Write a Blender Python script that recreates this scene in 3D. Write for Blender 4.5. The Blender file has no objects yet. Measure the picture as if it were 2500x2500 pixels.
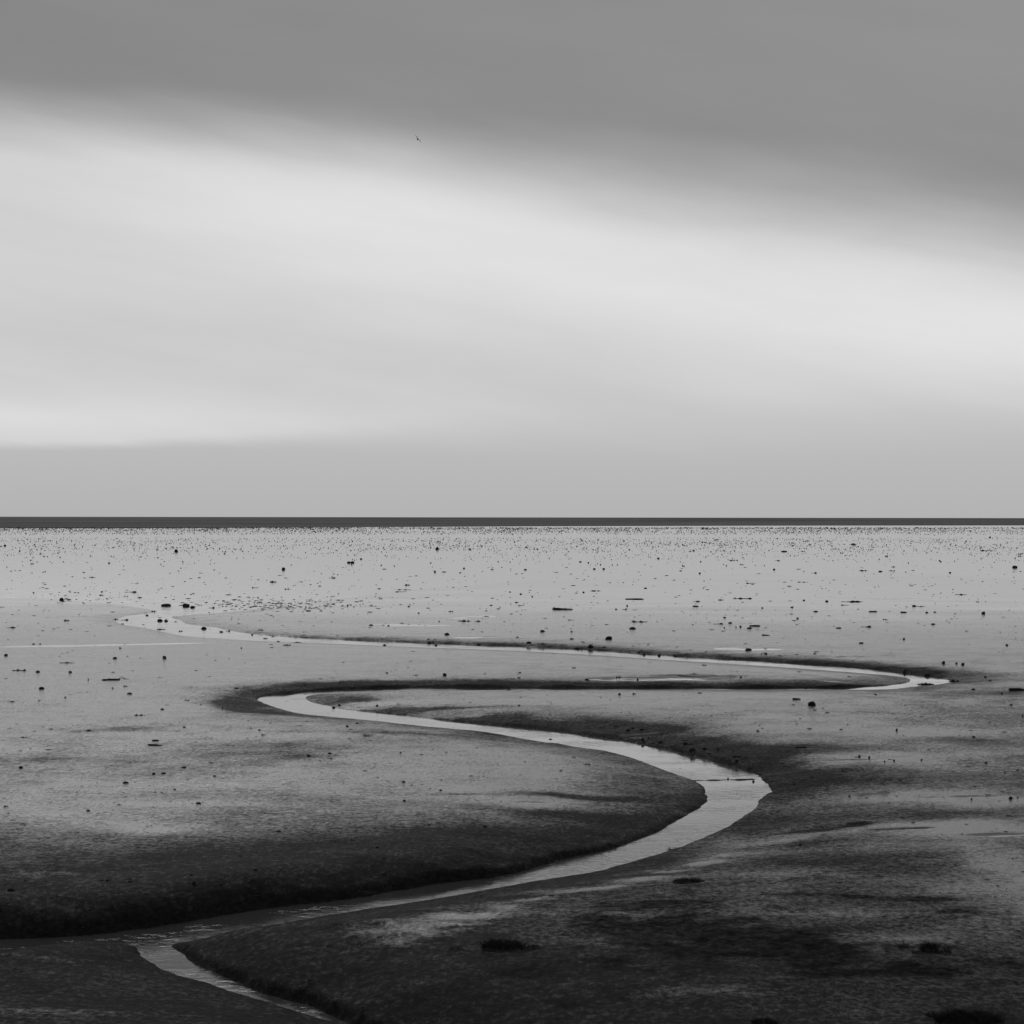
import bpy, math, random
import numpy as np
from mathutils import Matrix, Vector

sc = bpy.context.scene
C = sc.collection
random.seed(7)
rng = np.random.default_rng(11)

# ------------------------------------------------------------------ camera
CAMH = 8.0
F = 1250.0 / math.tan(math.radians(14.0))          # focal length in photograph pixels
cam_d = bpy.data.cameras.new("camera")
cam = bpy.data.objects.new("camera", cam_d)
C.objects.link(cam)
cam_d.sensor_width = 36.0
cam_d.lens = 18.0 / math.tan(math.radians(14.0))
cam_d.clip_start = 0.1
cam_d.clip_end = 120000.0
ROT = Matrix.Rotation(math.radians(90) + 12.5 / F, 3, 'X') @ Matrix.Rotation(0.0014, 3, 'Z')
cam.matrix_world = Matrix.Translation((0, 0, CAMH)) @ ROT.to_4x4()
sc.camera = cam

# ------------------------------------------------------------------ view
sc.view_settings.view_transform = 'Standard'
sc.view_settings.look = 'None'
sc.view_settings.exposure = 0.0
sc.view_settings.gamma = 1.0
sc.view_settings.use_curve_mapping = False

# ------------------------------------------------------------------ node helper
class G:
    def __init__(s, tree):
        s.t = tree; s.n = tree.nodes; s.l = tree.links
    def node(s, typ, **kw):
        n = s.n.new(typ)
        for k, v in kw.items(): setattr(n, k, v)
        return n
    def put(s, sock, v):
        if isinstance(v, bpy.types.NodeSocket): s.l.new(v, sock)
        else: sock.default_value = v
    def m(s, op, a, b=0.0, c=0.0, clamp=False):
        n = s.node('ShaderNodeMath', operation=op, use_clamp=clamp)
        s.put(n.inputs[0], a); s.put(n.inputs[1], b)
        if len(n.inputs) > 2: s.put(n.inputs[2], c)
        return n.outputs[0]
    def add(s, a, b): return s.m('ADD', a, b)
    def sub(s, a, b): return s.m('SUBTRACT', a, b)
    def mul(s, a, b): return s.m('MULTIPLY', a, b)
    def div(s, a, b): return s.m('DIVIDE', a, b)
    def ss(s, x, lo, hi, a=0.0, b=1.0):
        n = s.node('ShaderNodeMapRange', interpolation_type='SMOOTHSTEP')
        s.put(n.inputs['Value'], x); s.put(n.inputs['From Min'], lo); s.put(n.inputs['From Max'], hi)
        s.put(n.inputs['To Min'], a); s.put(n.inputs['To Max'], b)
        return n.outputs[0]
    def lin(s, x, lo, hi, a=0.0, b=1.0):
        n = s.node('ShaderNodeMapRange')
        s.put(n.inputs['Value'], x); s.put(n.inputs['From Min'], lo); s.put(n.inputs['From Max'], hi)
        s.put(n.inputs['To Min'], a); s.put(n.inputs['To Max'], b)
        return n.outputs[0]
    def mix(s, f, a, b):
        n = s.node('ShaderNodeMix', data_type='FLOAT')
        s.put(n.inputs[0], f); s.put(n.inputs[2], a); s.put(n.inputs[3], b)
        return n.outputs[0]
    def xyz(s, x, y, z):
        n = s.node('ShaderNodeCombineXYZ')
        s.put(n.inputs[0], x); s.put(n.inputs[1], y); s.put(n.inputs[2], z)
        return n.outputs[0]
    def noise(s, vec, scale=1.0, detail=3.0, rough=0.5, dist=0.0):
        n = s.node('ShaderNodeTexNoise')
        s.put(n.inputs['Vector'], vec)
        n.inputs['Scale'].default_value = scale; n.inputs['Detail'].default_value = detail
        n.inputs['Roughness'].default_value = rough; n.inputs['Distortion'].default_value = dist
        return n.outputs[0]
    def gauss(s, x, c, w):
        d = s.div(s.sub(x, c), w)
        return s.m('EXPONENT', s.mul(s.mul(d, d), -1.0))
    def gray(s, v):
        n = s.node('ShaderNodeCombineColor')
        for i in range(3): s.put(n.inputs[i], v)
        return n.outputs[0]

# ------------------------------------------------------------------ world: layered overcast
SUN_EL, SUN_AZ = math.radians(32), math.radians(-12)    # veiled sun, ahead and a little left
world = bpy.data.worlds.new("World"); sc.world = world
world.use_nodes = True
world.node_tree.nodes.clear()
g = G(world.node_tree)
tc = g.node('ShaderNodeTexCoord')
sep = g.node('ShaderNodeSeparateXYZ'); g.l.new(tc.outputs['Generated'], sep.inputs[0])
dx, dy, dz = sep.outputs
hyp = g.m('MAXIMUM', g.m('SQRT', g.add(g.mul(dx, dx), g.mul(dy, dy))), 0.05)
el = g.m('ARCTANGENT', g.div(g.m('MAXIMUM', dz, 0.0), hyp))         # elevation in radians
sa = g.div(dx, hyp)                                                  # sine of azimuth
# cloud-base coordinates, so that the layers go on past the frame
n1 = g.sub(g.noise(g.xyz(g.mul(sa, 2.2), g.mul(dy, 1.5), g.mul(el, 7.0)), 1.3, 3.0, 0.5), 0.5)
q_ = g.add(el, g.mul(sa, 0.17))                                      # cloud streaks sink to the right
n2 = g.sub(g.noise(g.xyz(g.mul(sa, 5.0), dy, g.mul(q_, 22.0)), 1.0, 3.0, 0.5), 0.5)
n3 = g.sub(g.noise(g.xyz(g.mul(sa, 7.0), dy, g.mul(q_, 40.0)), 1.0, 4.0, 0.55), 0.5)
X = g.add(g.mul(sa, F), 1250.0)
Y = g.sub(1262.0, g.mul(el, F))
Yw = g.add(Y, g.add(g.mul(n1, 130.0), g.mul(n2, 60.0)))
# heavy upper deck: its lower edge slants down to the right
back = g.mul(g.sub(1.0, g.div(dy, hyp)), 1300.0)                     # added: unseen deck behind the camera closes down to darken the banks
Yd = g.add(Y, g.add(g.mul(n1, 110.0), g.add(g.mul(n2, 45.0), g.mul(n3, 60.0))))
e1 = g.sub(Yd, g.add(g.add(g.mul(X, 0.104), 235.0), back))
wd = g.ss(X, 0.0, 2500.0, 0.75, 1.25)
open_ = g.ss(g.div(e1, wd), -95.0, 190.0)
deck = g.add(0.262, g.mul(g.sub(X, 1250.0), 0.00001))
deck = g.m('MAXIMUM', g.m('MINIMUM', deck, 0.30), 0.23)
deck = g.mul(deck, g.add(1.0, g.add(g.mul(n1, 0.28), g.mul(n3, 0.12))))
# brighter thin layer behind it
thin = 0.60
rib = g.mul(g.gauss(Yw, g.add(g.mul(X, 0.15), 440.0), 170.0), g.ss(X, -500.0, 1100.0, 0.25, 1.0))
thin = g.add(thin, g.mul(rib, 0.14))
lens = g.mul(g.gauss(Yw, g.add(870.0, g.mul(X, 0.03)), 75.0), g.gauss(X, 750.0, 900.0))
thin = g.add(thin, g.mul(lens, -0.02))
low = g.mul(g.gauss(Yw, 1035.0, 55.0), g.ss(X, 1500.0, -100.0))
thin = g.add(thin, g.mul(low, 0.10))
rt = g.mul(g.gauss(Yw, 880.0, 110.0), g.ss(X, 1200.0, 2400.0))
thin = g.add(thin, g.mul(rt, 0.025))
thin = g.add(thin, g.mul(n3, 0.12))
thin = g.add(thin, g.mul(n1, 0.10))
# low bank over the horizon, sharper on the left than on the right
edge = g.sub(Y, g.add(g.sub(1100.0, g.mul(X, 0.034)), g.add(g.mul(n2, 30.0), g.mul(n3, 45.0))))
wid = g.ss(X, 300.0, 2000.0, 16.0, 115.0)
lowb = g.ss(g.div(edge, wid), -1.0, 1.0)
lowv = g.lin(Y, 1050.0, 1262.0, 0.51, 0.445)
thin = g.mix(lowb, thin, lowv)
cloud = g.mix(open_, deck, thin)
sky = g.node('ShaderNodeTexSky', sky_type='NISHITA')
sky.sun_disc = False; sky.sun_elevation = SUN_EL; sky.sun_rotation = SUN_AZ
bw = g.node('ShaderNodeRGBToBW'); g.l.new(sky.outputs[0], bw.inputs[0])
cov = 0.985                                                         # cloud cover
tot = g.add(g.mul(cloud, 1.0 / 0.1 * cov), g.mul(g.m('MINIMUM', bw.outputs[0], 6.0), 1 - cov))
bg = g.node('ShaderNodeBackground'); bg.inputs['Strength'].default_value = 0.1
g.l.new(g.gray(tot), bg.inputs['Color'])
wo = g.node('ShaderNodeOutputWorld'); g.l.new(bg.outputs[0], wo.inputs['Surface'])

sun_d = bpy.data.lights.new("sun", 'SUN'); sun_d.energy = 0.5; sun_d.angle = math.radians(25)
sun_d.color = (1, 1, 1)
sun = bpy.data.objects.new("sun", sun_d); C.objects.link(sun)
sd = Vector((math.sin(SUN_AZ) * math.cos(SUN_EL), math.cos(SUN_AZ) * math.cos(SUN_EL), math.sin(SUN_EL)))
sun.rotation_euler = sd.to_track_quat('Z', 'Y').to_euler()

# ------------------------------------------------------------------ materials
def material(name, build):
    m = bpy.data.materials.new(name); m.use_nodes = True
    nt = m.node_tree; nt.nodes.clear()
    g = G(nt)
    out = g.node('ShaderNodeOutputMaterial'); b = g.node('ShaderNodeBsdfPrincipled')
    nt.links.new(b.outputs[0], out.inputs['Surface'])
    build(g, b)
    return m
def bump(g, h, strength, dist, chain=None):
    n = g.node('ShaderNodeBump'); n.inputs['Strength'].default_value = strength
    g.put(n.inputs['Distance'], dist); g.put(n.inputs['Height'], h)
    if chain is not None: g.l.new(chain, n.inputs['Normal'])
    return n.outputs[0]
def pos(g): return g.node('ShaderNodeNewGeometry').outputs['Position']
def scaled(g, v, s):
    n = g.node('ShaderNodeMapping'); g.l.new(v, n.inputs[0]); n.inputs['Scale'].default_value = s
    return n.outputs[0]
def attr(g, name): return g.node('ShaderNodeAttribute', attribute_name=name).outputs['Fac']

def mud_nodes(g, b):
    p = pos(g)
    wet, alg, pud = attr(g, 'wetness'), attr(g, 'algae'), attr(g, 'puddle')
    a = g.noise(scaled(g, p, (0.5, 0.8, 2)), 1.0, 6, 0.6)
    f = g.noise(scaled(g, p, (3.4, 3.4, 6)), 1.0, 7, 0.7)
    f2 = g.noise(scaled(g, p, (9.0, 5.5, 14)), 1.0, 6, 0.8)
    base = g.add(g.lin(a, 0.3, 0.7, 0.011, 0.018), g.lin(f2, 0.3, 0.75, -0.008, 0.014))
    base = g.mix(alg, base, g.lin(f, 0.35, 0.7, 0.006, 0.028))
    g.l.new(g.gray(g.m('MAXIMUM', base, 0.006)), b.inputs['Base Color'])
    w = g.m('ADD', wet, g.add(g.mul(g.add(g.mul(g.sub(a, 0.5), 0.7), g.mul(g.sub(f, 0.5), 1.0)), g.ss(wet, -0.2, 0.5, 0.38, 1.0)), g.mul(g.sub(f2, 0.5), g.ss(wet, -0.2, 0.4, 0.9, 2.3))), clamp=True)
    r = g.mix(w, 0.60, 0.13)
    r = g.m('ADD', r, g.mul(alg, 0.25), clamp=True)
    r = g.mix(pud, r, 0.03)
    g.l.new(r, b.inputs['Roughness'])
    b.inputs['IOR'].default_value = 1.36
    g.put(b.inputs['Specular IOR Level'], g.mul(g.mix(g.m('POWER', w, 1.4), 0.025, 0.70), g.sub(1.0, g.mul(alg, 0.6))))
    h1 = g.noise(scaled(g, p, (4.5, 4.5, 9)), 1.0, 9, 0.75)
    h2 = g.noise(scaled(g, p, (30, 24, 40)), 1.0, 4, 0.7)
    k = g.mul(g.mix(w, 1.0, 0.32), g.sub(1.0, pud))
    n = bump(g, g.add(h1, g.mul(h2, 0.25)), 1.0, g.mul(k, 0.05))
    g.l.new(n, b.inputs['Normal'])
MUD = material('wet_mud', mud_nodes)

def water_nodes(g, b):
    p = pos(g)
    b.inputs['Base Color'].default_value = (0.06, 0.06, 0.06, 1)
    b.inputs['Roughness'].default_value = 0.03
    b.inputs['IOR'].default_value = 1.42
    sp = g.node('ShaderNodeSeparateXYZ'); g.l.new(p, sp.inputs[0])
    near = g.ss(sp.outputs[1], 82.0, 50.0)
    patch = g.ss(g.noise(scaled(g, p, (0.35, 0.45, 1)), 1.0, 4, 0.6), 0.36, 0.64, 0.25, 1.3)
    n1 = g.noise(scaled(g, p, (3.2, 4.6, 1)), 1.0, 4, 0.62, 0.9)
    amp = g.mul(g.mix(near, 0.005, 0.009), patch)
    n = bump(g, n1, 1.0, amp)
    g.l.new(n, b.inputs['Normal'])
WATER = material('shallow_water', water_nodes)

def sea_nodes(g, b):
    p = pos(g)
    sp = g.node('ShaderNodeSeparateXYZ'); g.l.new(p, sp.inputs[0])
    dd = g.div(9000.0, g.m('MAXIMUM', sp.outputs[1], 500.0))
    band = g.noise(g.xyz(g.mul(sp.outputs[0], 0.0009), g.mul(dd, 2.4), 0.0), 1.0, 3, 0.6)
    fine = g.noise(g.xyz(g.mul(sp.outputs[0], 0.006), g.mul(dd, 6.0), 3.0), 1.0, 2, 0.6)
    col = g.add(g.lin(band, 0.38, 0.62, 0.075, 0.17), g.ss(fine, 0.60, 0.70, 0.0, 0.09))
    # shoaling, paler water close to the flat on the right
    ed = g.sub(sp.outputs[1], g.add(1650.0, g.mul(sp.outputs[0], 0.63)))
    g.l.new(g.gray(col), b.inputs['Base Color'])
    b.inputs['Roughness'].default_value = 0.9
    b.inputs['IOR'].default_value = 1.33
    b.inputs['Specular IOR Level'].default_value = 0.08
SEA = material('rough_sea', sea_nodes)

def stone_nodes(g, b):
    p = pos(g)
    n = g.noise(p, 5.0, 5, 0.6)
    oi = g.node('ShaderNodeObjectInfo').outputs['Random']
    g.l.new(g.gray(g.mul(g.lin(n, 0.3, 0.7, 0.008, 0.024), g.lin(oi, 0, 1, 0.7, 1.5))), b.inputs['Base Color'])
    b.inputs['Roughness'].default_value = 0.75
    b.inputs['Specular IOR Level'].default_value = 0.15
    g.l.new(bump(g, g.noise(p, 22.0, 4, 0.6), 0.8, 0.02), b.inputs['Normal'])
STONE = material('dark_wet_stone', stone_nodes)
def weed_nodes(g, b):
    n = g.noise(pos(g), 14.0, 3, 0.6)
    g.l.new(g.gray(g.lin(n, 0.3, 0.7, 0.008, 0.022)), b.inputs['Base Color'])
    b.inputs['Roughness'].default_value = 0.7
    b.inputs['Specular IOR Level'].default_value = 0.15
WEED = material('dark_seaweed', weed_nodes)
def grass_nodes(g, b):
    n = g.noise(pos(g), 30.0, 2, 0.6)
    g.l.new(g.gray(g.lin(n, 0.3, 0.7, 0.012, 0.04)), b.inputs['Base Color'])
    b.inputs['Roughness'].default_value = 0.8
    b.inputs['Specular IOR Level'].default_value = 0.1
GRASS = material('saltmarsh_grass', grass_nodes)
def bird_nodes(g, b):
    n = g.noise(pos(g), 6.0, 2, 0.5)
    g.l.new(g.gray(g.lin(n, 0.3, 0.7, 0.015, 0.03)), b.inputs['Base Color'])
    b.inputs['Roughness'].default_value = 0.8
BIRD = material('dark_plumage', bird_nodes)

# ------------------------------------------------------------------ numpy noise
_P = rng.permutation(4096)
_GR = rng.uniform(0, 2 * math.pi, 4096); _GX, _GY = np.cos(_GR), np.sin(_GR)
def perlin(x, y):
    xi = np.floor(x).astype(np.int64); yi = np.floor(y).astype(np.int64)
    xf = x - xi; yf = y - yi
    u = xf * xf * xf * (xf * (xf * 6 - 15) + 10); v = yf * yf * yf * (yf * (yf * 6 - 15) + 10)
    def gr(ix, iy, ax, ay):
        h = _P[(_P[ix & 4095] + iy) & 4095]
        return _GX[h] * ax + _GY[h] * ay
    a = gr(xi, yi, xf, yf); b = gr(xi + 1, yi, xf - 1, yf)
    c = gr(xi, yi + 1, xf, yf - 1); d = gr(xi + 1, yi + 1, xf - 1, yf - 1)
    return (a + u * (b - a)) * (1 - v) + (c + u * (d - c)) * v
def fbm(x, y, o=3, gain=0.5):
    s = 0; amp = 1
    for i in range(o):
        s = s + amp * perlin(x * 2 ** i + 17.3 * i, y * 2 ** i - 9.1 * i); amp *= gain
    return s
def sst(x, a, b):
    t = np.clip((x - a) / (b - a), 0, 1); return t * t * (3 - 2 * t)

# ------------------------------------------------------------------ pixel of the photograph -> point at height z
def at(px, py, z=0.0):
    d = ROT @ Vector(((px - 1250.0) / F, -(py - 1250.0) / F, -1.0))
    t = (z - CAMH) / d.z
    return (d.x * t, d.y * t)

# creek edges: (pixel x, pixel y, steepness of the bank 0..1)
k = 0.0
chainR = [(1200,2640,.7),(1000,2560,.7),(858,2498,.8),(819,2482,.8),(752,2458,.8),(686,2434,.8),(640,2420,.8),(606,2408,.8),(563,2392,.8),(517,2374,.7),
 (464,2346,.6),(440,2329,.5),(424,2316,.3),(421,2310,.1),(437,2302,0),(497,2292,0),(563,2279,0),(640,2266,0),(699,2252,0),(786,2237,0),(872,2223,0),
 (951,2211,0),(1051,2196,0),(1150,2179,0),(1250,2161,0),(1339,2146,0),(1439,2131,0),(1498,2117,0),(1551,2102,0),(1600,2087,0),(1660,2069,0),(1703,2051,0),
 (1764,2025,0),(1812,1995,0),(1847,1971,.1),(1851,1956,.2),(1872,1938,.3),(1879,1930,.5),(1873,1914,.8),(1851,1897,.9),(1834,1885,1),(1790,1871,1),(1747,1860,1),
 (1703,1849,1),(1660,1839,1),(1613,1827,1),(1569,1818,.9),(1508,1805,.9),(1452,1799,.9),(1395,1790,.9),(1343,1783,.8),(1265,1775,.7),(1200,1770,.6),(1091,1760,.5),
 (1004,1749,.3),(917,1740,.2),(830,1731,0),(804,1724,0),(765,1716,0),(746,1706,0),(752,1699,0),(783,1695,0),(840,1692,0),(917,1690,0),(1047,1686,0),(1221,1684.5,0),
 (1450,1684.5,0),(1700,1684,0),(1900,1684,0),(2030,1684,0),(2138,1684,0),(2182,1682,0),(2225,1677,0),(2269,1673,0),(2312,1668,.2),(2321,1664,.3),(2303,1656,.6),(2260,1650,.8),
 (2203,1643,1),(2138,1635,1),(2051,1627,1),(1964,1621,1),(1877,1615,1),(1769,1608,1),(1660,1603,1),(1569,1595,.9),(1439,1587,.9),(1265,1578,.8),(1091,1572,.8),
 (939,1566,.7),(830,1561,.7),(739,1557,.7),(630,1548,.6),(565,1540,.5),(522,1530,.4),(461,1524,.3),(439,1514,.2),(417,1507,.1),(478,1500,0),(565,1494,0),
 (700,1478,0),(830,1462,0),(1000,1440,0),(1300,1418,0),(1700,1412,0),(2100,1406,0),(3300,1400,0),(5200,1395,0),(5200,1272,0),(2500,1272,0)]
chainL = [(1150,2660,0),(960,2575,0),(832,2502,0),(719,2468,0),(640,2443,0),(596,2431,0),(543,2411,0),(464,2388,.1),(411,2372,.2),(374,2353,.4),(350,2338,.4),(341,2329,.4),
 (328,2315,.4),(312,2307,.3),(248,2303,.1),(166,2309,0),(99,2312,0),(0,2318,0),(-250,2330,0),(-700,2360,0),(-1500,2420,0),(-1500,2380,1),(-700,2320,1),(-250,2304,1),(0,2294,1),(99,2290,1),(199,2283,1),(298,2272,1),(397,2260,1),
 (464,2250,1),(530,2240,1),(596,2230,1),(640,2223,1),(719,2210,1),(832,2196,1),(908,2183,1),(951,2176,1),(1051,2162,1),(1150,2147,1),(1260,2131,1),(1330,2112,.9),(1395,2094,.8),
 (1482,2075,.7),(1578,2043,.5),(1634,2013,.4),(1665,1998,.4),(1703,1974,.4),(1723,1955,.3),(1724,1938,.2),(1717,1921,.1),(1695,1906,0),(1660,1893,0),(1613,1877,0),
 (1569,1860,0),(1526,1845,0),(1473,1832,0),(1408,1824,0),(1360,1814,0),(1330,1812,0),(1265,1801,0),(1178,1786,0),(1047,1774,0),(917,1760,0),(840,1753,0),(783,1748,0),
 (739,1743,0),(696,1734,0),(661,1723,.1),(635,1712,.2),(630,1706,.4),(652,1698,.6),(696,1694,.8),(760,1688,.9),(840,1684,1),(1004,1679,1),(1221,1680,1),(1450,1680,1),(1670,1680,1),(1850,1680,1),(2008,1680,.9),
 (2100,1677,.5),(2151,1675,.3),(2205,1669,.1),(2221,1663,0),(2221,1658,0),(2203,1653,0),(2160,1648,0),(2095,1643,0),(2008,1636,0),(1921,1630,0),(1834,1624,0),(1660,1613,0),
 (1569,1607,0),(1439,1599,0),(1265,1589,0),(1091,1583,0),(939,1577,0),(840,1573,0),(739,1569,0),(630,1565,0),(522,1558,0),(457,1554,0),(391,1541,0),(348,1532,0),
 (304,1526,0),(287,1519,0),(283,1512,0),(313,1503,0),(370,1497,0),(383,1491,0),(322,1481,0),(217,1470,0),(109,1464,0),(0,1460,0),(-600,1448,0),(-2700,1430,0),(-2700,1272,0),(1250,1272,0)]
poly = chainR + chainL[::-1]
PW = np.array([at(a, b) for a, b, c in poly]); PK = np.array([c for a, b, c in poly])
# subdivide smoothly (Catmull-Rom)
def smooth_closed(P, K, n=4):
    A = np.roll(P, 1, 0); B = P; Cc = np.roll(P, -1, 0); D = np.roll(P, -2, 0)
    out = []; ko = []
    kn = np.roll(K, -1)
    for i in range(n):
        t = i / n
        q = 0.5 * ((2 * B) + (-A + Cc) * t + (2 * A - 5 * B + 4 * Cc - D) * t * t + (-A + 3 * B - 3 * Cc + D) * t ** 3)
        far = (np.hypot(*(Cc - B).T) > 25)[:, None]
        q = np.where(far, B + (Cc - B) * t, q)
        out.append(q); ko.append(K + (kn - K) * t)
    return np.stack(out, 1).reshape(-1, 2), np.stack(ko, 1).reshape(-1)
PW, PK = smooth_closed(PW, PK, 2)
A_ = PW; B_ = np.roll(PW, -1, 0); K1 = PK; K2 = np.roll(PK, -1)
SL = np.hypot(*(B_ - A_).T); ARC = np.concatenate([[0], np.cumsum(SL)[:-1]])

def creek_field(x, y):
    """distance to the waterline (positive on land), bank steepness, arc length"""
    x = x.astype(np.float32); y = y.astype(np.float32)
    n = len(x); bd = np.full(n, 1e12, np.float32); bk = np.zeros(n, np.float32); ba = np.zeros(n, np.float32)
    inside = np.zeros(n, bool)
    for i in range(len(A_)):
        ax, ay = A_[i]; bx, by = B_[i]; ex, ey = bx - ax, by - ay
        L2 = ex * ex + ey * ey
        if L2 < 1e-9: continue
        t = np.clip(((x - ax) * ex + (y - ay) * ey) / L2, 0, 1)
        d = (x - ax - t * ex) ** 2 + (y - ay - t * ey) ** 2
        m = d < bd
        bd[m] = d[m]; bk[m] = K1[i] + (K2[i] - K1[i]) * t[m]; ba[m] = ARC[i] + SL[i] * t[m]
        if (ay > by) or (ay < by):
            c = ((ay > y) != (by > y)) & (x < (bx - ax) * (y - ay) / (by - ay) + ax)
            inside ^= c
    s = np.sqrt(bd); s[inside] *= -1
    return s, bk, ba

# wet patches, drained patches with painted bank-slope shade, puddles: ellipses (px, py, rx, ry, amount) on the plain
def ell(lst, x, y, z=0.33):
    out = np.zeros_like(x)
    for px, py, rx, ry, a in lst:
        cx, cy = at(px, py, z); ex = abs(at(px + rx, py, z)[0] - cx)
        ey = abs(at(px, py + ry, z)[1] - at(px, py - ry, z)[1]) / 2
        q = ((x - cx) / ex) ** 2 + ((y - cy) / ey) ** 2
        out += a * np.exp(-q)
    return out
WETS = [(200,2010,330,36,.34),(380,2036,90,12,.5),(60,1985,220,30,.25),(1250,1860,240,40,.35),(1290,1960,190,11,.6),(1180,1930,200,18,.3),
 (2080,1857,190,8,.8),(2010,1850,60,4,.3),(2200,1942,150,7,.95),(2400,1958,180,12,.8),(2400,2045,230,24,.8),(2250,2022,150,8,.5),(2490,2180,110,90,.7),(2350,2210,100,25,.3),(2460,2320,140,60,.2),
 (840,2312,130,34,.42),(1000,2290,90,14,.3),(1090,2250,90,9,.7),(1200,2233,60,7,.4),(1350,2210,80,9,.35),(1480,2180,90,9,.45),(1600,2155,80,8,.5),(1700,2128,70,8,.5),(1780,2100,60,8,.5),(1870,2075,60,8,.5),
 (1960,2040,70,8,.5),(2000,2025,60,5,.3),(980,1712,120,9,.5),(900,1708,60,5,.4),(1100,1738,140,6,.5),(1350,1715,300,12,.3),(1350,1750,80,6,.3),(1700,1700,300,10,.3),(2000,1780,300,25,.2),
 (2300,1790,200,7,.4),(700,1800,200,12,.35),(350,1930,300,30,.3),(700,1900,250,25,.2),(500,1970,200,15,.3),(1800,2085,40,5,.4),(1480,1783,30,3,.6),(1580,1780,50,2.5,.7),(300,1640,400,30,.2),(2150,1722,200,10,.2),
 (60,2170,120,8,.3),(200,2160,150,8,.25)]
WETS = [(a, b, c, d, e * (1.5 if b > 2090 and a < 1950 and a > 500 else 1.0)) for a, b, c, d, e in WETS]
WETS += [(860,2305,160,34,.15),(940,2262,120,10,.3),(1300,2170,260,14,.35),(800,2262,200,12,.25),(1600,2110,150,14,.3),(1820,2040,60,20,.2),(60,2340,260,18,.3),(480,2440,120,16,.2),(1150,2215,160,14,.3),(200,2480,200,14,.35),(620,2480,160,20,.25),(1300,2470,160,14,.3),(1800,2470,200,12,.3),(2270,2335,90,14,.35),(2150,2265,220,10,.25),(1950,2160,200,20,.25)]
DRY_SHADE = [(60,2245,330,28,.35),(420,2222,260,24,.35),(820,2172,250,18,.3),(1200,2095,200,20,.3),(1500,2040,120,25,.25),(700,2440,220,26,.35),(560,2375,90,20,.35),(300,1783,110,9,.6),(140,1860,130,9,.3),(700,1815,160,11,.35),(620,1840,180,9,.35),(1400,1941,150,7,.7),(1150,1948,120,5,.4),(1400,1980,220,10,.4),(550,1707,75,12,.9),(600,1728,90,12,.6),  # first entries dim the far bank, painting in its slope shading as dryness
 (2250,1900,350,18,.3),(2000,1830,200,10,.4),(2300,1810,250,10,.3),(1950,1990,250,25,.35),(2300,1990,200,16,.4),(2000,2013,90,3,.6),(2050,2055,120,18,.4),(1150,2085,500,60,.3),(400,2140,600,40,.1),
 (2100,2130,200,40,.3),(1000,2325,90,7,.7),(1020,2297,70,5,.5),(1000,2420,300,60,.3),(200,2420,250,40,.3),(1600,1765,120,8,.4),(1400,1768,200,6,.5),(1780,1835,150,20,.2),(950,1790,90,5,.3),(2450,1690,200,10,.4),(900,1700,80,10,.3),(1200,1726,160,3.5,.4)]
ALGS = [(1820,2330,260,60,.9),(1500,2290,200,35,.7),(1650,2240,180,20,.5),(2060,2370,130,42,.9),(2200,2225,160,13,.5),(2380,2262,120,7,.4),(2050,2220,120,10,.4),(1400,2400,250,40,.35),(2350,2400,160,40,.5),(2100,2440,150,18,.4),
 (1700,2200,100,14,.4),(2300,2440,160,22,.35),(1560,2480,200,20,.3),(2050,2180,60,8,.3),(2400,2260,60,10,.4)]
LEDGES = [(1590, 1648, 1690, 1646.5, .05), (1690, 1646.5, 1790, 1648.5, .06), (1940, 2012, 2110, 2011, .05), (2100, 1934, 2160, 1932, .04), (620 + 200, 2292, 960, 2286, .06), (880, 2326, 990, 2318, .07), (1330, 2205, 1380, 2199, .04)]
DRY_SHADE += [(1680, 1647.5, 95, 1.8, 1.3)]
PUDS = [(1000,1523,100,3.2,.8),(930,1520,60,2.0,.5),(1075,1524,60,2.2,.5),(1560,1653,110,2.6,1.6),(1680,1653,90,2.0,1.3),(1480,1653,40,1.2,.9),(1265,1570,60,1.8,1.4),(1790,1581,80,2.6,.85),(1870,1583,50,2,.9),(2080,1857,120,3,.8),(2330,1948,200,3.4,.7),(2250,2032,150,3,.6),(2440,2056,140,7,.65),(1290,1960,130,3,.55),(380,2038,70,4,.6),(1090,2248,50,3,.7),(2490,2180,60,40,.6),(2495,2262,30,25,.7),(2180,2032,60,3,.5),(1680,2135,60,3,.55),(1570,1780,60,1.6,.9),(2040,1655,50,1.1,1),(1150,1553,70,1.8,1),(1180,1500,60,4,.7),(1120,1505,40,3,.7)]
PUDS += [(x, 1577 - 10 * (x / 480) ** 1.3, 34, 2.2 if x < 300 else 1.7, .9) for x in range(-200, 490, 28) if x >= 0 or True and x > -1] 

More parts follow.
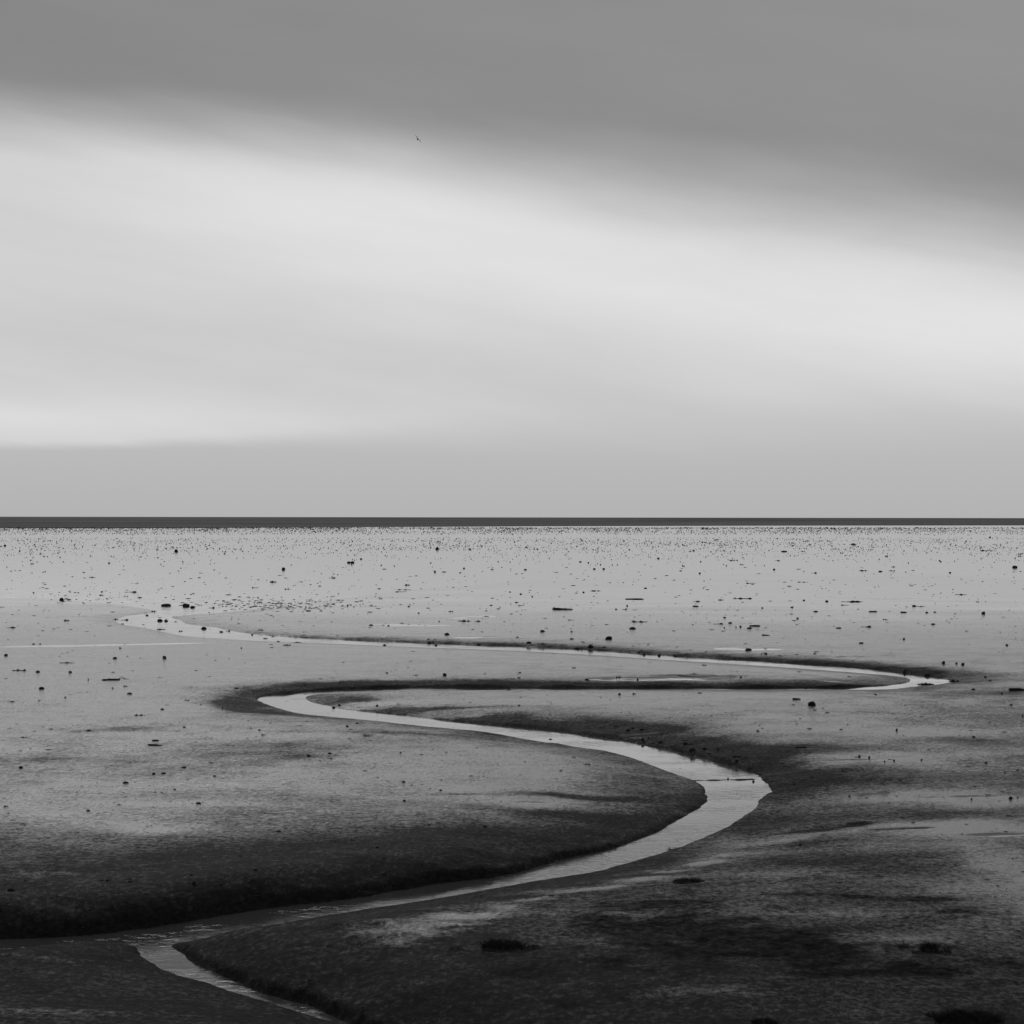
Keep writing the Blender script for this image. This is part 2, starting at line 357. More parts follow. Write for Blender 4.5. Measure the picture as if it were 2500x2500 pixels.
SILLS = [(at(1690, 1906), at(1838, 1903), .16, .07), (at(1640, 1872), at(1790, 1893), .7, .035), (at(1380, 1812), at(1560, 1840), .6, .03),
         (at(672, 1703), at(745, 1722), .9, .035), (at(745, 1722), at(860, 1742), .7, .035), (at(200 + 90, 1512), at(420, 1522), 2.0, .03), (at(900, 1748), at(1150, 1775), .5, .03)]
def terrain(x, y):
    s, kk, arc = creek_field(x, y)
    dist = y
    H = 0.02 + (0.36 + 0.24 * (1 - sst(dist, 40, 60))) * (1 - sst(dist, 120, 215)) * (0.75 + 0.25 * (1 - sst(dist, 60, 110)))
    fl = 1 - sst(dist, 150, 230)
    nse = fbm(x * 1.1, y * 1.1, 4, 0.55)
    s = s + 0.22 * perlin(x * .45, y * .45 + 7) * kk * fl + nse * (0.06 + 0.05 * kk) * (0.3 + 0.7 * fl) + 0.012 * perlin(x * 4, y * 4) * fl
    sp = np.maximum(s, 0)
    slump = np.clip(0.95 + 1.0 * fbm(x * .35 + 5, y * .35, 3), 0.45, 1.6)
    step = slump * (0.012 + kk * (0.09 + 0.05 * (1 - sst(dist, 45, 75)))) * fl
    L = 3.2 - (1.4 + 0.9 * (1 - sst(dist, 42, 60))) * kk + 1.5 * perlin(x * 0.05, y * 0.05)
    near = 1 - sst(dist, 50, 75)
    L = L * (1 - 0.1 * near)
    z = step * (1 - np.exp(-(sp / 0.10) ** 1.6)) + np.maximum(H - step, 0.0) * (1 - np.exp(-(sp / L) ** 1.35))
    # rills running down the banks
    bankz = np.exp(-sp / 1.5) * (s > 0)
    warp = 0.5 * perlin(x * 0.8, y * 0.8)
    rill = perlin(arc * 0.55 + warp * 1.6, s * 0.3) + 0.35 * perlin(arc * 1.7 + warp * 2, s * 0.5)
    z = z + rill * 0.075 * bankz * sst(sp, 0.02, 0.8) * (0.3 + kk) * fl + 0.06 * perlin(arc * .4 + warp * 2, s * .12) * np.exp(-sp / 5) * sst(sp, .3, 2) * kk * fl
    # plain
    up = sst(sp, 0.3, 4.0) * (0.25 + 0.75 * fl)
    pud = np.clip(ell(PUDS, x, y) * 1.2 + 0.25 * perlin(x * .8, y * .4) * (ell(PUDS, x, y) > .15), 0, 1)
    pud = sst(pud + 0.2 * fbm(x * .5, y * .5, 3) * (pud > .1), 0.45, 0.85)
    film = np.clip(sst(dist, 125, 240) * (1.3 + 1.3 * fbm(x * 0.04, y * 0.06, 4)), 0, 1)
    wetn0 = 0.2 + 0.8 * sst(dist, 40, 70)
    relief = 0.055 * fbm(x * 0.07, y * 0.09, 2) + 0.016 * fbm(x * 0.45, y * 0.6, 3) + 0.010 * fbm(x * 2.2, y * 2.2, 4, .62) * (0.45 + 0.55 * sst(wetn0, 0.1, .6)) + 0.0025 * perlin(x * 17, y * 11) * (1 - sst(dist, 45, 80))
    xw = x + 1.6 * fbm(x * .12, y * .12, 3) + .5 * fbm(x * .7 + 9, y * .5, 3); yw = y + (1.1 * fbm(x * .10 + 40, y * .14, 3) + .45 * fbm(x * .6, y * .6 + 30, 4)) * (dist / 50)
    wetn = np.clip(0.05 + 0.42 * sst(yw, 33, 60) + 0.26 * sst(dist, 45, 75) + 0.55 * sst(dist, 70, 130) + ell(WETS, xw, yw) - ell(DRY_SHADE, xw, yw) - (0.5 - 0.22 * (1 - sst(dist, 48, 60)) + 0.75 * kk * (0.45 + 0.55 * sst(dist, 48, 68))) * np.exp(-(sp / (3.0 - 1.3 * kk * sst(dist, 70, 110))) ** 2) * fl + 0.30 * fbm(x * 0.06, y * 0.045, 3) + 0.26 * fbm(x * 0.5, y * 0.35, 5, .6) * (0.3 + 0.7 * sst(dist, 45, 70)), 0, 1.2)
    rough_near = 1 + 0.6 * (1 - sst(dist, 32, 48))
    alg = ell(ALGS, xw, yw); alg = sst(alg + 0.55 * fbm(x * 0.9, y * 1.0, 4, .6) * (alg > .04), 0.15, 0.75)
    z = z + relief * up * (1 - 0.97 * pud) * rough_near - 0.02 * pud + 0.02 * alg * fbm(x * 3, y * 3, 2)
    for ax, ay, bx, by, hh_ in LEDGES:
        (ax, ay), (bx, by) = at(ax, ay, .33), at(bx, by, .33); ex, ey = bx - ax, by - ay
        t = np.clip(((x - ax) * ex + (y - ay) * ey) / (ex * ex + ey * ey), 0, 1)
        dd_ = np.hypot(x - ax - t * ex, y - ay - t * ey); wd_ = hh_ * 3.2
        m = dd_ < wd_ * 3
        z[m] += (hh_ * np.exp(-(dd_ / wd_) ** 2) * (1 + .8 * fbm(x * 1.2, y * 1.2, 2)))[m]
    farm = sst(dist, 190, 300)
    wetn = np.clip(wetn + 0.6 * farm, 0, 1.5)
    # bed
    bed = -np.minimum(0.25, np.maximum(-s, 0) * 0.35) * (1 - farm) - 0.03 * np.clip(-s / 3, 0, 1)
    z = np.where(s > 0, z + 0.004, bed)
    # beyond the creek the mud only just rises out of the sheet of water
    wf = sst(dist, 180, 235) * sst(x, -4, 14) * (dist < 700)
    zf = 0.016 * np.clip(s / 35, -1.6, 1) + 0.022 * fbm(x * 0.05, y * 0.06, 4, .6) * np.exp(-(s / 60) ** 2)
    z = z * (1 - wf) + zf * wf
    # gravelly sills and little mud bars just under, or breaking, the creek's surface
    for (ax, ay), (bx, by), w_, hh_ in SILLS:
        ex, ey = bx - ax, by - ay
        t = np.clip(((x - ax) * ex + (y - ay) * ey) / (ex * ex + ey * ey), 0, 1)
        dd_ = np.hypot(x - ax - t * ex, y - ay - t * ey)
        m = (dd_ < w_ * 3) & (s < 0)
        z[m] = np.maximum(z[m], (-0.05 + hh_ * np.exp(-(dd_ / w_) ** 2) + 0.03 * fbm(x * 2.5, y * 1.6, 3))[m])
    # streaky shoals just breaking the sheet of water on the outer flat
    sh = fbm(x * 0.02, y * 0.05, 3, .6)
    z = np.where((s < 0) & (dist > 160) & (wf < .01), bed + 0.05 * np.clip(sh - 0.32, 0, 1) * sst(dist, 160, 230) * (dist < 700), z)
    pud = np.maximum(pud, film)
    return z, wetn, alg, pud

def tag(o, label=None, cat=None, group=None, kind=None):
    if label: o['label'] = label
    if cat: o['category'] = cat
    if group: o['group'] = group
    if kind: o['kind'] = kind
    return o
def link(name, me, mat=None, parent=None):
    o = bpy.data.objects.new(name, me); C.objects.link(o)
    if mat and not me.materials: me.materials.append(mat)
    if parent: o.parent = parent
    return o

# ------------------------------------------------------------------ mudflat: one sheet, finer towards the viewer
def axis_cols():
    core = np.linspace(-0.32, 0.32, 1030)
    out = 0.32 + np.cumsum(np.geomspace(0.0015, 0.35, 26))
    return np.concatenate([-out[::-1], core, out])
cols = axis_cols()
inv = np.concatenate([np.linspace(1 / 2300.0, 1 / 200.0, 90)[:-1], np.linspace(1 / 200.0, 1 / 80.0, 440)[:-1], np.linspace(1 / 80.0, 1 / 45.0, 270)[:-1], np.linspace(1 / 45.0, 1 / 28.0, 270)])
ext = 1 / np.geomspace(27.5, 4.0, 40)
ds = 1 / np.concatenate([inv, ext])
DD, CC = np.meshgrid(ds, cols, indexing='ij')
gx = (DD * CC).ravel(); gy = DD.ravel()
gz, wetn, alg, pud = terrain(gx, gy)
nr, nc = DD.shape
me = bpy.data.meshes.new('mudflat')
me.vertices.add(nr * nc)
me.vertices.foreach_set('co', np.stack([gx, gy, gz], 1).astype(np.float32).ravel())
idx = np.arange(nr * nc).reshape(nr, nc)
q = np.stack([idx[1:, :-1], idx[1:, 1:], idx[:-1, 1:], idx[:-1, :-1]], -1).reshape(-1, 4)
nf = len(q)
me.loops.add(nf * 4); me.polygons.add(nf)
me.loops.foreach_set('vertex_index', q.ravel().astype(np.int32))
me.polygons.foreach_set('loop_start', (np.arange(nf) * 4).astype(np.int32))
me.polygons.foreach_set('loop_total', np.full(nf, 4, np.int32))
me.polygons.foreach_set('use_smooth', np.ones(nf, bool))
for nm, arr in (('wetness', wetn), ('algae', alg), ('puddle', pud)):
    a = me.attributes.new(nm, 'FLOAT', 'POINT'); a.data.foreach_set('value', arr.astype(np.float32))
me.update()
flat = link('mudflat', me, MUD); tag(flat, kind='structure')

def sheet(name, pts, z, mat):
    me = bpy.data.meshes.new(name)
    me.from_pydata([(x, y, z) for x, y in pts], [], [tuple(range(len(pts)))])
    return tag(link(name, me, mat), kind='structure')
def mud_plain(g, b):
    b.inputs['Base Color'].default_value = (0.04, 0.04, 0.04, 1)
    g.l.new(g.lin(g.noise(pos(g), 0.5, 5, .6), .3, .7, .25, .6), b.inputs['Roughness'])
sheet('seabed', [(-50000, -20000), (50000, -20000), (50000, 60000), (-50000, 60000)], -1.2, material('sea_bed_mud', mud_plain))
eL = at(-300, 1290.5)[1]; eR = at(2800, 1284.0)[1]
xL, xR = -9000.0, 9000.0
pL = at(-300, 1290.3); pM = at(1000, 1286.6); pM2 = at(1300, 1284.9); pR = at(2800, 1282.5)
edge = [(-9000, pL[1] * 0.8), pL, at(450, 1289.4), pM, pM2, at(1900, 1283.4), pR, (9000, pR[1])]
sheet('creek_water', [(-1.4 * 4, 4), (1.4 * 4, 4), (9000, 4 + 0), ] [:0] + [(-60, 12), (60, 12), (1500, 500)] + edge[::-1] + [(-1500, 500)], 0.0, WATER)
sheet('sea', [(-50000, edge[0][1])] + edge + [(50000, edge[-1][1]), (50000, 60000), (-50000, 60000)], 0.0, SEA)

# ------------------------------------------------------------------ small meshes
import bmesh
def lump_mesh(name, seed, sub=2, rough=0.22, flat=0.0):
    r = random.Random(seed); bm = bmesh.new()
    bmesh.ops.create_icosphere(bm, subdivisions=sub, radius=0.5)
    offs = [Vector((r.uniform(-1, 1), r.uniform(-1, 1), r.uniform(-1, 1))).normalized() for _ in range(7)]
    cut = [r.uniform(0.30, 0.46) for _ in offs]
    for v in bm.verts:
        for o, c in zip(offs, cut):                    # worn facets
            d = v.co.dot(o)
            if d > c: v.co -= o * (d - c) * 0.85
        v.co *= 1 + r.uniform(-rough, rough) * 0.35
        if v.co.z < -0.18: v.co.z = -0.18 - (v.co.z + 0.18) * 0.05
    # normalise to unit box
    for ax in range(3):
        lo = min(v.co[ax] for v in bm.verts); hi = max(v.co[ax] for v in bm.verts)
        for v in bm.verts: v.co[ax] = (v.co[ax] - lo) / (hi - lo) - (0.5 if ax < 2 else 0.0)
    me = bpy.data.meshes.new(name); bm.to_mesh(me); bm.free()
    return me
def tube(bm, pts, rad, n=6, sq=0.7):
    rings = []
    for i, p in enumerate(pts):
        a = Vector(pts[max(i - 1, 0)]); b = Vector(pts[min(i + 1, len(pts) - 1)])
        t = (b - a).normalized(); s = t.cross(Vector((0, 0, 1))).normalized(); u = s.cross(t)
        rings.append([bm.verts.new(Vector(p) + s * rad[i] * math.cos(2 * math.pi * j / n) + u * rad[i] * sq * math.sin(2 * math.pi * j / n)) for j in range(n)])
    for a, b in zip(rings, rings[1:]):
        for j in range(n): bm.faces.new((a[j], a[(j + 1) % n], b[(j + 1) % n], b[j]))
    bm.faces.new(rings[0][::-1]); bm.faces.new(rings[-1])
def strand_mesh(name, seed):
    """a knotted line of weed: unit length along x, unit height"""
    r = random.Random(seed); bm = bmesh.new()
    n = 15; pts = []; rad = []
    kn = [r.uniform(0.1, 0.9) for _ in range(r.choice((1, 2, 2, 3)))]
    ph = r.uniform(0, 6)
    for i in range(n):
        t = i / (n - 1)
        w = sum(math.exp(-((t - q) / r.uniform(.05, .08)) ** 2) for q in kn)
        ra = (0.16 + 0.34 * min(w, 1.1) + r.uniform(-.05, .08)) * min(1, 6 * t + .15, 6 * (1 - t) + .15)
        pts.append((t - 0.5, 0.5 * math.sin(ph + 5 * t) * .25, ra * 0.7)); rad.append(ra)
    # radii are in height units; bake y/z with them, x in length units
    rings = []
    for p, ra in zip(pts, rad):
        rings.append([bm.verts.new((p[0] + r.uniform(-.008, .008), p[1] + ra * math.cos(2 * math.pi * j / 6), max(0, p[2] + ra * math.sin(2 * math.pi * j / 6)))) for j in range(6)])
    for a, b in zip(rings, rings[1:]):
        for j in range(6): bm.faces.new((a[j], a[(j + 1) % 6], b[(j + 1) % 6], b[j]))
    bm.faces.new(rings[0][::-1]); bm.faces.new(rings[-1])
    bmesh.ops.recalc_face_normals(bm, faces=bm.faces)
    me = bpy.data.meshes.new(name); bm.to_mesh(me); bm.free()
    return me
STONES = [lump_mesh('stone', i, 2) for i in range(7)]
BIGST = [lump_mesh('stone', 40 + i, 3, 0.16) for i in range(5)]
STRANDS = [strand_mesh('weed_strand', i) for i in range(8)]
for m in STONES + BIGST: m.materials.append(STONE)
for m in STRANDS: m.materials.append(WEED)

# ------------------------------------------------------------------ catalogue of things seen on the flat
# crop origin (ox, oy); entries (cx, cy, w, h, type[, label]) in crop pixels at 2.3 per photograph pixel
# type: s stone, f flat strand of weed, c clump of weed, l log
S = 2.3
CROPS = [((0, 1240), """27,211,12,11,s;110,241,8,8,s;988,242,18,19,s,S1;181,313,20,8,f;612,309,10,9,s;1591,343,17,19,s,S2;518,389,38,8,f,F1;1117,390,16,8,f;1533,413,30,20,c,C1;1866,392,40,8,f
;1433,447,40,7,f;1614,455,34,7,f;571,470,11,8,s;735,471,74,8,f,F2;785,502,32,8,f;188,475,8,7,s;345,514,22,17,s,S3;378,514,44,6,f;930,547,48,15,s,S4;1043,548,34,19,s,S5;1080,557,22,12,s,S6;1190,560,32,9,f
;896,628,27,14,s,S7;932,631,18,11,s,S8;902,677,38,12,c,C2;825,600,13,8,s;1143,672,27,15,s,S9;1242,693,18,8,s;1463,683,30,9,f;1280,688,26,8,f;1416,708,9,9,s;1490,728,22,12,c;1562,747,16,8,s;1660,751,60,7,f
;1535,719,20,8,f;1015,689,22,8,f;860,581,26,8,f;700,626,44,8,f;648,622,34,9,f;685,647,20,8,f;372,630,34,8,f;63,670,48,9,f;10,556,36,6,f;32,825,17,14,s,S10;644,843,20,9,s;923,840,19,13,s,S11;375,869,84,7,f,F3
;104,912,80,10,f,F4;211,921,20,10,s;393,923,16,10,s;623,965,82,11,l,L1;690,960,60,4,f;495,967,6,10,s;232,1015,26,13,s,S12;726,1042,26,9,s;366,1065,9,8,s;1327,1013,20,7,s;61,1089,42,6,f;219,1082,6,8,s;674,786,11,7,s
;1355,786,9,6,s;1612,768,36,12,c;187,764,14,6,s;225,764,10,7,s;911,1131,20,8,s;1249,1123,9,9,s;1128,1104,7,7,s;785,1165,68,9,f,F5;632,1012,10,7,s;1873,1118,16,9,s;1905,1107,18,9,s;1045,1080,32,6,f;703,1002,26,6,f"""),
 ((830, 1240), """545,229,17,18,s,S13;730,231,10,9,s;50,306,18,15,s,S14;70,306,18,15,s,S15;118,286,11,9,s;533,358,10,12,s;696,339,10,9,s;855,345,18,7,f;1041,346,15,8,s;509,308,8,7,s;1350,302,13,7,s;1481,342,13,10,s;1428,342,13,8,s
;1789,283,11,10,s;1605,268,14,6,f;378,432,34,9,f;217,453,24,7,f;345,470,66,6,f;360,458,76,5,f;955,471,8,7,s;1015,483,11,7,s;1080,497,8,7,s;1368,473,10,9,s;1435,465,64,6,f;1716,450,15,7,s;1654,511,86,8,l,L2
;1250,568,96,12,l,L3;228,509,24,6,f;42,549,9,8,s;386,553,11,7,s;622,581,28,9,f;992,530,22,6,f;846,546,22,7,f;1012,547,20,9,f;1613,549,9,8,s;1551,569,11,7,s;1600,569,26,7,f;822,577,18,6,f;820,607,28,6,f
;705,633,60,10,f,F6;772,634,34,9,f,F7;1300,628,38,6,f;1682,637,84,9,f,F8;1644,674,32,14,s,S16;441,590,10,8,s;557,636,7,7,s;174,657,20,9,s;272,660,11,7,s;601,707,25,15,s,S17;1138,691,25,12,s,S18;1510,729,33,20,s,S19
;1300,693,10,9,s;1061,756,25,15,s,S20;1140,760,52,10,f,F9;783,764,26,10,s;511,755,36,10,f;540,768,14,9,s;250,767,15,15,s,S21;1407,777,29,20,s,S22;1345,785,60,9,f;1484,781,16,7,s;1708,821,10,13,s;1793,825,15,13,s
;1885,829,26,9,f;497,736,12,7,s;536,737,20,7,f;1302,734,20,7,s;998,725,9,7,s;588,938,19,15,s,S23;1387,965,19,9,s,S24;1313,897,22,7,f;1010,925,11,6,s;260,926,22,6,f;1005,954,13,6,s;1565,948,30,7,f;1672,961,9,7,s
;209,1110,13,11,s,S25;1005,1110,13,7,s;1570,1046,13,8,s;1652,1044,22,7,f;945,1021,28,7,f;10,976,32,7,f;72,1012,20,7,f"""),
 ((1660, 1240), """974,204,22,11,s,S26;1741,165,10,10,s;586,244,30,9,s;690,244,24,7,f;77,239,10,10,s;55,243,14,7,f;1730,239,84,8,f,F10;1912,258,24,8,f;1908,270,26,7,f;1882,332,26,17,s,S27;1163,270,10,9,s;345,317,22,7,f;295,294,40,6,f
;549,295,28,7,f;529,345,11,11,s;111,366,11,9,s;1126,356,19,9,s;755,365,32,7,f;1200,330,24,8,f;1190,352,36,7,f;1030,351,48,7,f;1518,363,12,8,s;400,422,56,7,f;690,416,60,5,f;155,458,20,6,f;131,449,13,6,f
;1580,486,66,8,f,F11;350,508,106,9,f,F12;230,515,26,11,c;965,525,116,9,f,F13;927,545,44,6,f;696,518,11,8,s;825,524,14,10,s;1316,551,20,10,s;1355,553,54,6,f;1670,526,16,7,f;1084,582,40,9,l,L4;1257,586,28,9,l,L5
;762,582,24,9,s;1387,587,13,8,s;1432,585,13,7,s;1705,592,18,16,s,S28;463,562,10,8,s;629,558,15,8,s;88,552,30,9,s;94,524,40,7,f;661,618,12,9,s;251,614,14,7,s;282,645,19,10,s;218,649,56,7,f;341,665,11,12,s
;315,668,6,9,s;249,671,8,8,s;390,673,24,10,s;421,660,50,10,l,L6;1153,625,26,6,f;1422,651,20,8,s;1048,665,62,9,f,F14;893,674,28,8,s;482,713,36,8,l,L7;1258,734,12,11,s;1019,758,23,9,s;1612,690,18,7,f;1837,769,13,11,s,S29
;385,794,33,14,s,S30;482,816,17,10,s;459,818,7,7,s;765,806,24,7,f;760,817,20,6,f;1481,869,17,13,s,S31;1553,872,11,8,s;1589,877,17,11,s;136,882,30,8,f;1260,920,10,20,s;1390,938,29,15,s,S32;1455,925,40,10,c
;1545,970,64,12,f,F15;1383,983,72,17,c,C3;1715,949,15,7,s;1742,967,13,7,s;1648,1018,19,8,s;1900,1021,86,16,l,L8;1808,1043,10,8,s;1861,1106,15,8,s;742,1102,37,20,s,S33;655,1074,38,8,l,L9;720,1002,40,10,f
;829,1150,26,6,f;760,1134,22,6,f;1099,1048,12,6,s;342,950,14,6,s;110,1038,24,7,f"""),
 ((0, 1660), """872,341,34,11,l,L10;870,366,76,11,l,L11;1034,266,17,9,s;496,285,24,8,s;286,277,24,7,f;116,494,22,13,s,S34;145,482,14,6,f;861,529,19,13,s,S35;917,526,26,9,s;1203,541,17,8,s;1031,495,27,8,s;1185,467,26,7,f
;703,579,32,10,s,S36;1114,696,27,11,s,S37;668,702,28,8,f;494,738,20,11,s;32,713,32,8,f;130,811,36,11,c;140,820,16,6,f;1733,427,22,11,s,S38;1851,413,23,8,s;1852,444,34,7,f;1797,454,22,6,f;1457,282,15,7,s
;1478,309,32,7,f;1555,854,54,9,f;732,466,18,7,f;980,618,15,6,s;907,636,20,6,f;868,634,20,6,f;600,1130,86,18,c,C4;725,1124,28,7,f;733,1138,36,9,f;1088,1140,20,15,s,S39;1073,1101,16,10,s;1433,1070,24,10,s;1240,1146,14,9,s
;1345,996,26,7,f;60,1183,42,18,s,S40;1870,907,38,8,f;136,324,46,5,f"""),
 ((830, 1660), """41,263,15,10,s;62,280,22,7,f;96,243,13,8,s;340,409,10,10,s,S41;356,575,19,9,s,S42;361,682,17,10,s,S43;290,823,38,12,c,C5;500,817,13,8,s;815,826,20,10,s;75,903,32,10,f;207,944,22,10,s;247,1002,26,8,f
;565,621,16,7,s;1183,328,24,9,f;1617,282,21,12,s;1646,270,22,9,f;1694,277,24,10,s;1701,334,18,15,s,S44;1801,350,29,17,s,S45;1733,325,10,8,s;1801,346,14,8,s;145,1158,62,26,b,B1;1385,473,42,8,f"""),
 ((1660, 1660), """680,380,62,8,l,L12;32,357,29,14,s,S46;65,360,28,8,f;70,403,32,15,s,S47;138,385,21,11,s;213,386,16,9,s;330,425,72,18,c,C6;320,453,19,12,s;298,403,10,9,s;438,286,16,7,s;757,545,36,9,f;918,511,28,9,f
;1008,428,13,11,s,S48;1063,435,11,11,s,S49;1203,453,12,7,s;1150,457,9,7,s;1357,449,11,7,s;1651,321,16,9,s,S50;1218,281,12,11,s,S51;1719,466,13,9,s;1858,665,21,11,s;1897,663,9,8,s;1638,670,9,8,s;676,930,13,13,s,S52
;952,653,12,8,s;1895,508,20,7,f;1400,392,20,7,f;270,551,10,9,s;413,566,13,10,s;640,583,17,9,s;1658,598,26,7,f;1825,520,7,7,s;1925,203,10,12,s""")]
NAMED = {
'S1': "dark round boulder standing alone on the far shining flat at upper left",
'S2': "tall dark stone on the far flat, beyond the weed clump left of centre",
'S3': "dark stone with a tail of weed at the left edge of the water sheet",
'S4': "wide low dark rock at the creek mouth, leftmost of the three",
'S5': "biggest dark humped rock of the three at the creek mouth",
'S6': "smaller rock touching the right side of the humped rock at the creek mouth",
'S7': "rounded stone sitting in the water inside the creek mouth bend",
'S8': "small stone just right of the rounded stone in the creek mouth",
'S9': "dark stone at the water's edge under the tongue of mud by the creek mouth",
'S10': "dark stone near the left edge just below the thin bright trickle",
'S11': "lone dark peaked stone on pale mud below the left trickle",
'S12': "dark flattened stone on the left mud, below the long weathered plank",
'S13': "squarish dark boulder on the far flat below the middle of the sea",
'S14': "left one of two touching dark stones on the far flat",
'S15': "right one of two touching dark stones on the far flat",
'S16': "low dark stone on pale mud beyond the upper run, right of the peaked stone",
'S17': "dark rounded stone alone below the bright oval puddle beyond the upper run",
'S18': "low pointed stone on pale mud between the long mud ridge and the upper run",
'S19': "peaked dark stone, largest on the pale mud beyond the upper run",
'S20': "squat dark stone on the lip of the upper run beside a flat strand",
'S21': "round dark stone standing in the narrow water of the upper run",
'S22': "humped dark stone on the upper run's far lip with weed to its left",
'S23': "lone round dark stone between the two long creek runs",
'S24': "small stone just left of the bright puddle between the creek runs",
'S25': "small round stone in the bright patch inside the left hairpin tongue",
'S26': "oval dark stone on the far flat close under the sea at right",
'S27': "big dark stone on the far flat near the right edge",
'S28': "round dark stone beside the bright wet streak near the right edge",
'S29': "lone small round stone on bare mud near the right edge above the hairpin",
'S30': "dark oval stone lying in the pale puddle beyond the upper run",
'S31': "dark square stone right of the upper run, left one of a row of three",
'S32': "dark boulder on the bank just before the right hairpin",
'S33': "largest blocky dark stone on the mud below the lower run",
'S34': "tilted dark stone near the left edge on the broad left mud",
'S35': "dark pointed stone beside a flatter one in the middle of the left mud",
'S36': "long low stone on the left mud below the pointed pair",
'S37': "smooth oval stone on the left mud above the dark slope",
'S38': "small peaked stone on the mud under the left hairpin",
'S39': "square dark stone on the dark slope above the left creek branch",
'S40': "dark half buried stone at the left edge on the dark slope",
'S41': "tiny lone round stone on bright mud right of the seaweed bush",
'S42': "small flat stone on mud in the upper middle of the big point bar",
'S43': "small square stone on the point bar, nearer than the flat one above it",
'S44': "dark stone at the water's edge on the far bank before the big bend",
'S45': "large dark stone slumped on the far bank before the big bend",
'S46': "blocky dark stone on the bank top beyond the big bend",
'S47': "dark stone on the steep bank beyond the big bend",
'S48': "left one of two stones standing above the bright streak right of the big bend",
'S49': "right one of two stones standing above the bright streak right of the big bend",
'S50': "lone dark stone on the right mud level with the big bend's upper reach",
'S51': "lone upright small stone on the mud beyond the big bend",
'S52': "small dark stone on the wet diagonal track below the big bend",
'F1': "short thick strand of weed floating on the far left flat",
'F2': "long knotted strand of weed on the water left of the three mouth rocks",
'F3': "long thin pale-edged strand of weed on the left mud below the trickle",
'F4': "wide flat strand of weed near the left edge on pale mud",
'F5': "flat strand of weed on the mud left of the hairpin",
'F6': "long dark strand of weed right of the bright oval puddle",
'F7': "short dark strand of weed touching end to end with a longer one",
'F8': "knotted strand with a lump at its right end above the upper run",
'F9': "flat dark strand lying beside the squat stone on the upper run's lip",
'F10': "long double strand of weed on the far flat near the right edge",
'F11': "thin strand of weed on the far right pale mud",
'F12': "very long tapering strand of weed on pale mud right of centre",
'F13': "longest knotted strand of weed on the pale mud at right",
'F14': "ragged strand of weed on pale mud above the right end of the upper run",
'F15': "dark drift of weed at the outer tip of the right hairpin",
'C1': "ragged dark clump of weed standing in the far water sheet",
'C2': "ragged weed clump in the shallow water inside the creek mouth bend",
'C3': "long dark clump of weed lying in the water of the right hairpin",
'C4': "dark torn heap of weed on the slope above the left creek branch",
'C5': "low dark weed clump in the middle of the big point bar",
'C6': "spread clump of weed on the bank top above the big bend",
'L1': "long dark weathered plank lying on the left mud",
'L2': "long thin piece of driftwood on pale mud right of centre",
'L3': "long low dark log, the widest thing on the pale middle flat",
'L4': "short dark plank on the pale mud at right",
'L5': "stubby piece of driftwood right of the short dark plank",
'L6': "short thick piece of driftwood beside a stone on the right flat",
'L7': "short straight stick on bare mud above the right part of the upper run",
'L8': "thick dark log cut off by the right edge of the picture",
'L9': "small stick lying above the largest blocky stone",
'L10': "shorter of two parallel pieces of driftwood on the left mud",
'L11': "longer of two parallel pieces of driftwood on the left mud",
'L12': "thin straight stick on the mud beyond the big bend",
'B1': "slumped square block of mud at the foot of the dark creek bank"}

def log_mesh(seed):
    r = random.Random(seed); bm = bmesh.new(); rings = []
    n = 10; ph = r.uniform(0, 6)
    for i in range(n):
        t = i / (n - 1); ra = (0.42 + 0.07 * math.sin(3 * t + ph) + r.uniform(-.04, .04)) * (0.75 if i in (0, n - 1) else 1)
        ra *= 1 - 0.25 * t
        rings.append([bm.verts.new((t - .5, ra * math.cos(2 * math.pi * j / 8) + .12 * math.sin(2.2 * t + ph), max(0.0, ra * .95 + ra * math.sin(2 * math.pi * j / 8) * r.uniform(.85, 1.05)))) for j in range(8)])
    for a, b in zip(rings, rings[1:]):
        for j in range(8): bm.faces.new((a[j], a[(j + 1) % 8], b[(j + 1) % 8], b[j]))
    bm.faces.new(rings[0][::-1]); bm.faces.new(rings[-1])
    tx = r.uniform(.1, .3)                               # a broken knot
    a = [bm.verts.new((tx + dx_, dy_, .6)) for dx_, dy_ in ((0, 0), (.03, .1), (.05, -.05))]; top = bm.verts.new((tx + .04, .1, 1.15))
    for i in range(3): bm.faces.new((a[i], a[(i + 1) % 3], top))
    bmesh.ops.recalc_face_normals(bm, faces=bm.faces)
    me = bpy.data.meshes.new('driftwood'); bm.to_mesh(me); bm.free(); me.materials.append(WEED)
    return me
def clump_mesh(seed):
    """heap of weed: lumps with fronds sticking out"""
    r = random.Random(seed); bm = bmesh.new()
    for i in range(7):
        cx = (i + .5) / 7 - .5 + r.uniform(-.03, .03); hgt = r.uniform(.3, 1.0) * (1 - 1.1 * abs(cx)); w = r.uniform(.09, .16)
        mtx = Matrix.Translation((cx, r.uniform(-.12, .12), hgt * .3)) @ Matrix.Diagonal((w, .28, hgt * .45, 1))
        ret = bmesh.ops.create_icosphere(bm, subdivisions=1, radius=1.0, matrix=mtx)
        for v in ret['verts']: v.co += Vector((r.uniform(-.02, .02), r.uniform(-.05, .05), r.uniform(-.06, .06)))
    for i in range(16):
        x0 = r.uniform(-.45, .45); l = r.uniform(-.12, .12); h = r.uniform(.5, 1.15)
        y0 = r.uniform(-.15, .15)
        v = [bm.verts.new(p) for p in ((x0 - .012, y0, 0), (x0 + .012, y0, 0), (x0 + l, y0 + r.uniform(-.2, .2), h))]
        bm.faces.new(v)
    me = bpy.data.meshes.new('weed_clump'); bm.to_mesh(me); bm.free(); me.materials.append(WEED)
    return me
